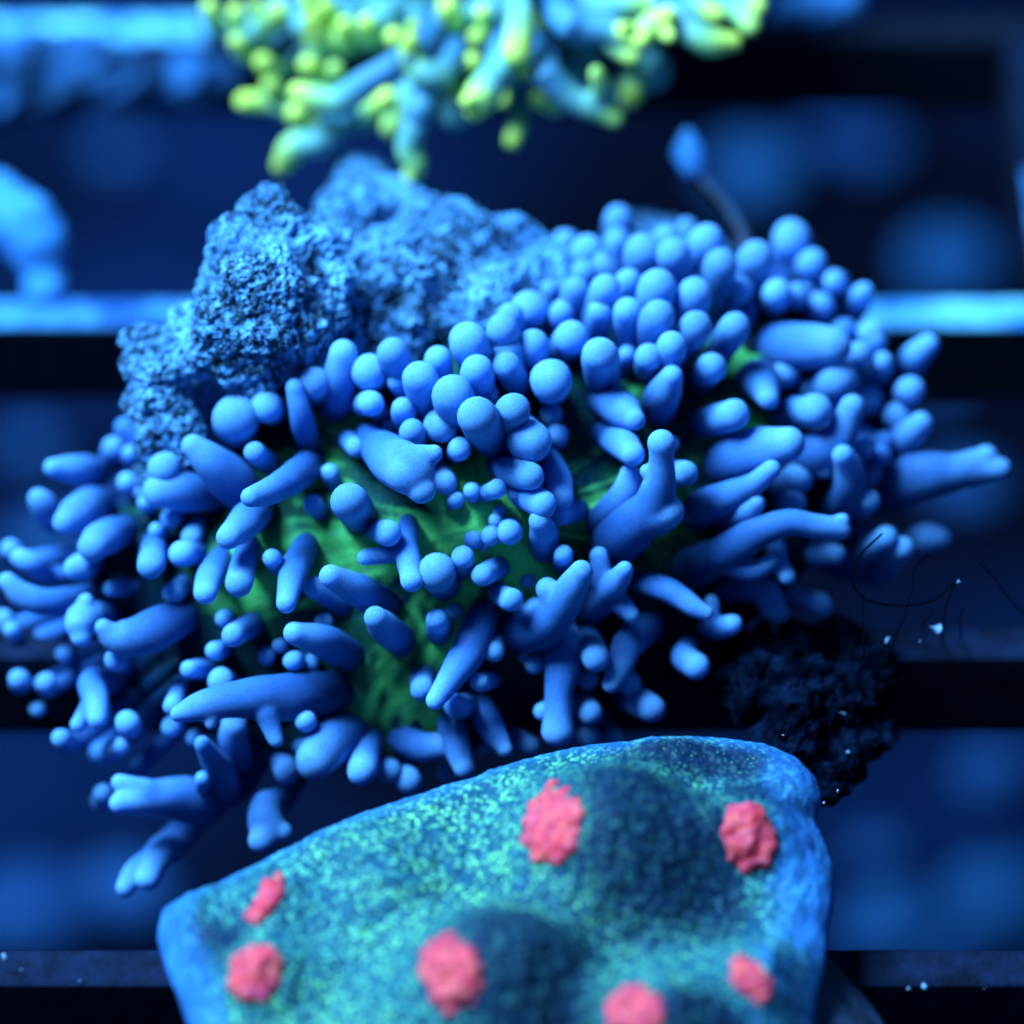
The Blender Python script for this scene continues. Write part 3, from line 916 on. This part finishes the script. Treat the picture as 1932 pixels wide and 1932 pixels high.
# short inner twigs filling the colony
rg = random.Random(3)
for i in range(80):
    a = rg.uniform(0, math.pi); rr = rg.uniform(0.15, 0.85)
    x = GC[0] + 560 * rr * math.cos(a); y = -120 + 420 * rr * math.sin(a)
    d = gdepth(x, y) + rg.uniform(4, 8)
    p = at(x, y, d); cen = at(1000, -200, 408)
    b = p + (cen - p) * 0.5
    V, F, T = tube([[*b, 2.2], [*((p + b) / 2 + np.array([rg.uniform(-1, 1), rg.uniform(-1, 1), rg.uniform(-1, 1)])), 1.9], [*p, rg.uniform(1.0, 1.7)]], 12, None, 0, 0.6, 0.08, i)
    child('twig', mesh('twig', V, F, True, {'t': T}), gcoral, M_branch)
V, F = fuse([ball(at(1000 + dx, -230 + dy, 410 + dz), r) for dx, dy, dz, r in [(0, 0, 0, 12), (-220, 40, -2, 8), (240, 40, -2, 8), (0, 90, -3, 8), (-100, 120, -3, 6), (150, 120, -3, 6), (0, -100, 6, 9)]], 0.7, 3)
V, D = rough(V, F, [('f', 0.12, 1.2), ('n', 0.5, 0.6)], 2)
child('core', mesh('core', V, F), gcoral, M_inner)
# plug it stands on (above the frame, on the back slat)
gp = on_z(1000, -60, 0); core_low = float(V[:, 2].min()); cx, cy = float(V[:, 0].mean()), float(V[:, 1].mean())
def lathe(prof, cx, cy, seg=64, wob=0.0, seed=0):
    V, F = [], []
    for r, z in prof:
        for i in range(seg):
            a = 2 * math.pi * i / seg; w = 1 + wob * mnoise.noise(Vector((math.cos(a) * 2.5, math.sin(a) * 2.5, z * 0.35 + seed)))
            V.append((cx + r * w * math.cos(a), cy + r * w * math.sin(a), z))
    n = len(prof)
    for j in range(n - 1):
        for i in range(seg):
            k = (i + 1) % seg; F.append((j * seg + i, j * seg + k, (j + 1) * seg + k, (j + 1) * seg + i))
    F.append(tuple(range(seg))[::-1]); F.append(tuple((n - 1) * seg + i for i in range(seg)))
    return np.array(V), F
V, F = lathe([(9, 0.02), (9.5, 1), (9, 3.5), (5.5, 4.5), (5, core_low + 2.5)], cx, 82, 48, 0.05)
gplug = link('coral_plug', mesh('coral_plug', V, F), None, M_plug)
tag(gplug, 'dark round plug under the green-tipped branching coral', 'plug')

# ------------------------------------------------------------------ plate coral with red polyps in front
PT = math.radians(4)
PN = np.array([0, -math.sin(PT), math.cos(PT)]); PO = at(1000, 1405, 345.0)
def on_plate(px, py, h=0.0):
    r = ray(px, py); o = PO + PN * h; t = ((o - EYE) @ PN) / (r @ PN); return EYE + r * t
PE2 = np.cross(PN, [1.0, 0, 0])
def pl2(p): q = p - PO; return np.array([q[0], q @ PE2])
OUT = [(370, 1932), (338, 1850), (312, 1790), (298, 1740), (306, 1695), (345, 1672), (400, 1655), (480, 1612), (560, 1572), (640, 1532), (720, 1502), (800, 1477), (900, 1446), (1000, 1411), (1100, 1389),
       (1200, 1379), (1300, 1373), (1390, 1376), (1450, 1386), (1505, 1410), (1540, 1448), (1549, 1485), (1535, 1522), (1553, 1560), (1568, 1610), (1568, 1670), (1558, 1730), (1552, 1800), (1535, 1870), (1530, 1930),
       (1500, 2040), (1400, 2180), (1200, 2290), (950, 2330), (700, 2270), (500, 2130), (410, 2010)]
OP = np.array([pl2(on_plate(x, y, -0.6)) for x, y in OUT])
PCEN = pl2(on_plate(940, 1800))
MOUND = [(1140, 1488, 6.4, 7.2), (925, 1765, 6.6, 7.4), (1405, 1530, 2.6, 4.4), (1440, 1810, 3.0, 4.6), (1250, 1880, 4.4, 5.4), (490, 1800, 2.4, 4.0), (520, 1668, 1.6, 3.4), (690, 1620, 1.0, 5.0), (700, 2080, 5, 7), (1050, 2180, 5, 7)]
MP = [(pl2(on_plate(x, y, h)), h, s) for x, y, h, s in MOUND]
DP = [(pl2(on_plate(x, y, h)), a * 0.036, b * 0.05) for x, y, h, a, b in [(1215, 1580, 3, 150, 150), (1000, 1840, 3, 150, 140), (1330, 1432, 0, 190, 40), (1330, 1640, 1.5, 90, 110), (420, 1770, 1, 70, 45), (1320, 1930, 3, 90, 60), (1420, 1500, 1, 60, 40)]]  # dark patches: darker mound tissue plus painted shade on the mounds' sides
angs = np.arctan2(OP[:, 1] - PCEN[1], OP[:, 0] - PCEN[0]); rad = np.hypot(OP[:, 0] - PCEN[0], OP[:, 1] - PCEN[1])
o_ = np.argsort(angs); angs, rad = angs[o_], rad[o_]
def rim_r(a): return float(np.interp(a, angs, rad, period=2 * math.pi))
def plate_h(q, s, R, fine=True):
    d = (1 - s) * R
    h = -1.7 * max(0, 1 - d / 3.2) ** 2.2
    for c, hh, sg in MP:
        w = q - c; h += hh * math.cos(math.pi / 2 * min(1.0, math.hypot(w[0], w[1]) / (1.3 * sg))) ** 1.7 * min(1, d / 3)
    h += 0.9 * mnoise.noise(Vector((q[0] * 0.16, q[1] * 0.16, 9))) * min(1, d / 3)
    if fine:
        h += 0.30 * mnoise.noise(Vector((q[0] * 1.1, q[1] * 1.1, 2))) * min(1, d / 2) + 0.16 * mnoise.noise(Vector((q[0] * 2.6, q[1] * 2.6, 7)))
    return h
NA, NR = 420, 170
V, ed, gr, dk = [], [], [], []
for j in range(NR + 1):
    s = j / NR
    for i in range(NA):
        a = -math.pi + 2 * math.pi * i / NA; R = rim_r(a) * (1 + 0.006 * mnoise.noise(Vector((a * 9, 0, 0))))
        q = PCEN + np.array([math.cos(a), math.sin(a)]) * R * s
        h = plate_h(q, s, R); d = (1 - s) * R
        V.append(PO + np.array([1.0, 0, 0]) * q[0] + PE2 * q[1] + PN * h)
        right = 1 / (1 + math.exp(-(q[0] - 17.0 + 2.5 * mnoise.noise(Vector((q[0] * .3, q[1] * .3, 3)))) * 1.1))
        e = max(0.8 * max(0, 1 - d / (2.4 + 1.6 * mnoise.noise(Vector((a * 4, 3, 0))))), right * 0.95, (1.0 if q[0] < -20 and d < 3.0 else 0) * max(0, 1 - d / 3.0))
        ed.append(min(1, max(0, e)))
        gr.append(max(0, min(1, 0.85 + 0.8 * mnoise.noise(Vector((q[0] * 0.11, q[1] * 0.11, 12))) - max(0, q[0] - 8) * 0.05 - max(0, -14 - q[0]) * 0.08)))
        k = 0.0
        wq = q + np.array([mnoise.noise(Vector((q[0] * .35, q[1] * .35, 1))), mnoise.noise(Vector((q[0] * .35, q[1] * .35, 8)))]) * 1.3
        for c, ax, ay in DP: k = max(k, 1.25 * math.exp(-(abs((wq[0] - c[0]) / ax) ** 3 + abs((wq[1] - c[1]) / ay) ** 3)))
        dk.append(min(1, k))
F = [(j * NA + i, j * NA + (i + 1) % NA, (j + 1) * NA + (i + 1) % NA, (j + 1) * NA + i) for j in range(NR) for i in range(NA)]
o0 = len(V)
under = [(1.006, -2.3), (1.0, -2.9), (0.97, -3.3), (0.9, -3.7), (0.7, -4.4), (0.4, -4.6), (0.02, -4.6)]
for s, z in under:
    for i in range(NA):
        a = -math.pi + 2 * math.pi * i / NA; R = rim_r(a)
        q = PCEN + np.array([math.cos(a), math.sin(a)]) * R * s
        V.append(PO + np.array([1.0, 0, 0]) * q[0] + PE2 * q[1] + PN * z); ed.append(1); gr.append(0); dk.append(0)
for j in range(len(under)):
    a0 = NR * NA if j == 0 else o0 + (j - 1) * NA; a1 = o0 + j * NA
    for i in range(NA): F.append((a0 + i, a0 + (i + 1) % NA, a1 + (i + 1) % NA, a1 + i))
plate = empty('plate_coral', None); plate.location = Vector(PO + np.array([-1, -18, -4.5])) * MM
tag(plate, 'lumpy teal and green plate coral dotted with red eyes', 'coral')
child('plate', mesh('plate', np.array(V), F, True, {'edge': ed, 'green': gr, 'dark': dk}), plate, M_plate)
def plate_surface(px, py):
    hs_ = np.arange(9.0, -2.5, -0.1)
    for h in hs_:                           # walk down the sight line until it meets the surface
        p = on_plate(px, py, h); q = pl2(p); a = math.atan2(q[1] - PCEN[1], q[0] - PCEN[0]); R = rim_r(a)
        if plate_h(q, min(1, math.hypot(*(q - PCEN)) / R), R, False) >= h: break
    e = 0.3
    def P3(q):
        a = math.atan2(q[1] - PCEN[1], q[0] - PCEN[0]); R = rim_r(a)
        return PO + np.array([1.0, 0, 0]) * q[0] + PE2 * q[1] + PN * plate_h(q, min(1, math.hypot(*(q - PCEN)) / R), R, False)
    n = np.cross(P3(q + [e, 0]) - P3(q - [e, 0]), P3(q + [0, e]) - P3(q - [0, e])); n /= np.linalg.norm(n)
    return P3(q), n
rg = random.Random(11)
for px, py, rx, ry, tilt in [(1042, 1556, 58, 88, 12), (1412, 1580, 52, 70, -12), (850, 1838, 60, 86, -14), (483, 1838, 44, 58, 8), (503, 1695, 19, 62, 34), (1418, 1850, 28, 54, -32), (1195, 1912, 54, 52, 0)]:
    parts = []; ca, sa = math.cos(math.radians(tilt)), math.sin(math.radians(tilt))
    c0, n0 = plate_surface(px, py); q0 = pl2(c0)
    for k in range(30):
        rr = math.sqrt((k + 0.5) / 30); a = k * 2.39996
        dx, dy = rx * rr * math.cos(a) * 0.86, ry * rr * math.sin(a) * 0.86
        ex, ey = dx * ca - dy * sa, dx * sa + dy * ca
        p, n = plate_surface(px + ex, py + ey)
        if abs(depth_of(p) - depth_of(c0)) > 3.2: continue
        r = (0.66 + 0.25 * (1 - rr)) * rg.uniform(0.85, 1.1) * (0.75 if min(rx, ry) < 35 else 1.0)
        parts.append(ball(p - n * 0.15, r * 0.95))
    V, F = fuse(parts, 0.17, 9)
    V, D = rough(V, F, [('n', 0.9, 0.35), ('n', 2.0, 0.14)], px)
    child('polyp', mesh('polyp', V, F), plate, M_polyp)
# plug under the plate
p = on_plate(1590, 1830, -5)
pc = PO + np.array([3.2, -24.5, 0])
prof = []
ztop = pc[2] - 6.3
for k in range(40):
    q = k / 39; z = 0.02 + (ztop - 0.02) * q
    prof.append((21.6 - 3.4 * q + 0.22 * math.sin(q * 40) + 0.15 * mnoise.noise(Vector((q * 30, 0, 0))), z))
prof.append((15, ztop + 0.4)); prof.append((8, ztop + 2.6)); prof.append((4, ztop + 2.7))
V, F = lathe(prof, pc[0], pc[1], 160, 0.03, 2)
plug = link('ribbed_plug', mesh('ribbed_plug', V, F), None, M_plug)
tag(plug, 'dark ribbed round plug beneath the red-eyed plate coral', 'plug')

# ------------------------------------------------------------------ smaller growth around
# pale stubby frag on the back slat
b = on_z(84, 556, 0)
d0 = depth_of(b)
parts = [ball(at(86, 545, d0), 1.8), ball(at(86, 520, d0), 1.5), ball(at(80, 490, d0), 2.0), ball(at(68, 455, d0), 2.7), ball(at(40, 425, d0), 2.9), ball(at(15, 395, d0), 2.5), ball(at(-10, 365, d0), 2.0), ball(at(-20, 420, d0), 3.0)]
V, F = fuse(parts, 0.3, 5); V[:, 2] = np.maximum(V[:, 2], 0.02); V, D = rough(V, F, [('n', 0.5, 0.25)], 3)
tag(link('coral_frag', mesh('coral_frag', V, F), None, M_pale), 'pale stubby frag leaning on the crusted slat, narrow at its foot', 'coral frag')
# mottled rubble lodged against the back slat
d0 = depth_of(on_z(200, 90, -1))
parts = [ball(at(x, y, d0 - 2 + dd), r) for x, y, r, dd in [(60, 135, 3.9, 0), (170, 132, 3.6, 0), (270, 135, 3.2, 1), (360, 145, 2.6, 1), (-60, 145, 4.5, 0), (10, 190, 2.2, -1), (120, 165, 2.6, -1), (230, 155, 2.6, 0), (420, 140, 2.0, 2)]]
V, F = fuse(parts, 0.35, 3); V, D = rough(V, F, [('f', 0.2, 1.0), ('pit', 0.35, 1.1), ('n', 0.9, 0.4)], 8)
M_rub = mat_plain('mottled_rubble', (0.002, 0.012, 0.03), (0.03, 0.14, 0.36), 0.16, 0.9, 0.1, 0.6, 0.42, 0.6)
tag(link('rubble', mesh('rubble', V, F), None, M_rub), 'mottled dark and pale rubble lodged against the back slat', 'rock')
# pale lump on the back slat behind the branching coral
b = on_z(1545, 22, 0); V, F = fuse([ball(b + np.array([dx, 0, dz]), r) for dx, dz, r in [(0, 0.8, 2.0), (2.2, 0.9, 1.7), (-2.2, 0.4, 1.6), (-3.4, -0.2, 1.2)]], 0.3, 3)
V, D = rough(V, F, [('n', 0.6, 0.4)], 1)
tag(link('encrusting_lump', mesh('encrusting_lump', V, F), None, M_pale), 'small pale lump on the back slat beside the green tips', 'coral frag')
# stalked pale sponge rising behind the tentacled coral
P = [place(x, y, r, d) for x, y, r, d in [(1420, 560, 14, 378), (1405, 450, 13, 381), (1365, 385, 11, 384), (1325, 340, 12, 386), (1305, 310, 26, 386), (1298, 285, 30, 386), (1297, 258, 16, 386)]]
sponge = empty('stalked_sponge', None); sponge.location = Vector(P[0][:3]) * MM
tag(sponge, 'pale bulb on a thin dark stalk rising behind the blue tentacles', 'sponge')
V, F, T = tube(P[:4] + [[*P[4][:3], 0.5]], 12, None, 0, 1, 0.08, 4); child('stalk', mesh('stalk', V, F), sponge, M_plug)
V, F, T = tube(P[4:], 14, 0.5, 0, 1, 0.08, 4); child('bulb', mesh('bulb', V, F), sponge, M_bulb)
# dark algae threads beside the coral
alg = empty('hair_algae', None); ab = on_z(1700, 1215, 0); alg.location = Vector(ab) * MM
tag(alg, 'thin dark algae threads curling up beside the blue tentacles', 'algae')
TH = ["1160,1130 1040,1250 1000,1370 1015,1430 1070,1485 1200,1517 1330,1517 1450,1485 1530,1420 1570,1388",
      "1060,1470 1058,1620 1062,1800", "1420,1240 1340,1310 1320,1450 1280,1580 1230,1700 1212,1810", "1560,1400 1510,1520 1490,1690",
      "1690,1290 1770,1370 1850,1480 1940,1570", "1445,1530 1420,1580 1390,1615", "1600,1530 1585,1600 1590,1650"]
for i, s in enumerate(TH):
    pts = [tuple(map(float, q.split(','))) for q in s.split()]
    P = [place(1261 + x * 0.3472, 615 + y * 0.3472, (2.2 if i == 0 else 1.6), 353.5 + 0.4 * i) for x, y in pts]
    if i in (1, 2, 3, 5, 6):
        e = np.array(P[-1][:3]); f = on_z(1261 + pts[-1][0] * 0.3472, 1212, 0.0); P.append([*((e + f) / 2 + np.array([0, 0, -0.5])), 0.06]); P.append([*f, 0.06])
    V, F, T = tube(P, 6, 0.4, 0, 1, 0.0); child('thread', mesh('thread', V, F), alg, M_thread)
V, F = fuse([ball(at(x, y, d), r) for x, y, d, r in [(1480, 1245, 365, 3.4), (1420, 1300, 360, 3.0), (1500, 1320, 359, 3.3), (1585, 1350, 359, 2.9), (1500, 1400, 357, 2.8), (1600, 1420, 358, 2.2), (1655, 1385, 359, 1.7), (1570, 1475, 356, 1.6), (1640, 1270, 363, 2.6), (1610, 1310, 361, 2.6), (1590, 1225, 366, 2.6)]], 0.3, 2)
V, D = rough(V, F, [('f', 0.3, 1.0), ('pit', 0.9, 0.6), ('n', 1.6, 0.3)], 6)
M_turf = mat_plain('dark_turf', (0.0008, 0.002, 0.006), (0.004, 0.012, 0.035), 0.6, 0.95, 0.0, 0.6, 0.45, 0.7)
tag(link('algae_turf', mesh('algae_turf', V, F, False), None, M_turf), 'dark shaggy algae turf hanging off the slat beside the plate coral', 'algae')
# flecks of white detritus caught on slats and threads
parts = []; rg = random.Random(5)
for x, y, r, d in [(1808, 1098, 5, 353.5), (1768, 1187, 11, 356), (1672, 1208, 10, 357), (1736, 1210, 3, 356), (1478, 1388, 4, 350), (1473, 1308, 7, 356.5), (1580, 1493, 4, 350), (1645, 1415, 9, 357.5), (1600, 1420, 6, 355.8),
                   (1590, 1345, 6, 356), (1555, 1515, 3, 349), (40, 1830, 4, 341), (8, 1806, 7, 341), (1745, 1862, 8, 341), (1715, 1866, 6, 341), (1858, 1865, 2, 341), (150, 1850, 3, 341)]:
    c = at(x, y, d)
    V, F = ball(c, [r * px2mm(d) * rg.uniform(0.4, 0.85) for _ in range(3)]); f_ = 1.1 / (r * px2mm(d)); V = V + 0.9 * r * px2mm(d) * np.array([[mnoise.noise(Vector(p * f_)), mnoise.noise(Vector(p * f_ + 7)), mnoise.noise(Vector(p * f_ + 13))] for p in V]); parts.append((V, F))
Vs, Fs, o = [], [], 0
for V, F in parts: Vs.append(V); Fs += [tuple(k + o for k in f) for f in F]; o += len(V)
tag(link('detritus', mesh('detritus', np.vstack(Vs), Fs), None, M_white), 'white flecks of detritus caught among threads and slats', 'detritus', kind='stuff')
print('tentacles', len(lines), 'objects', len(bpy.data.objects))
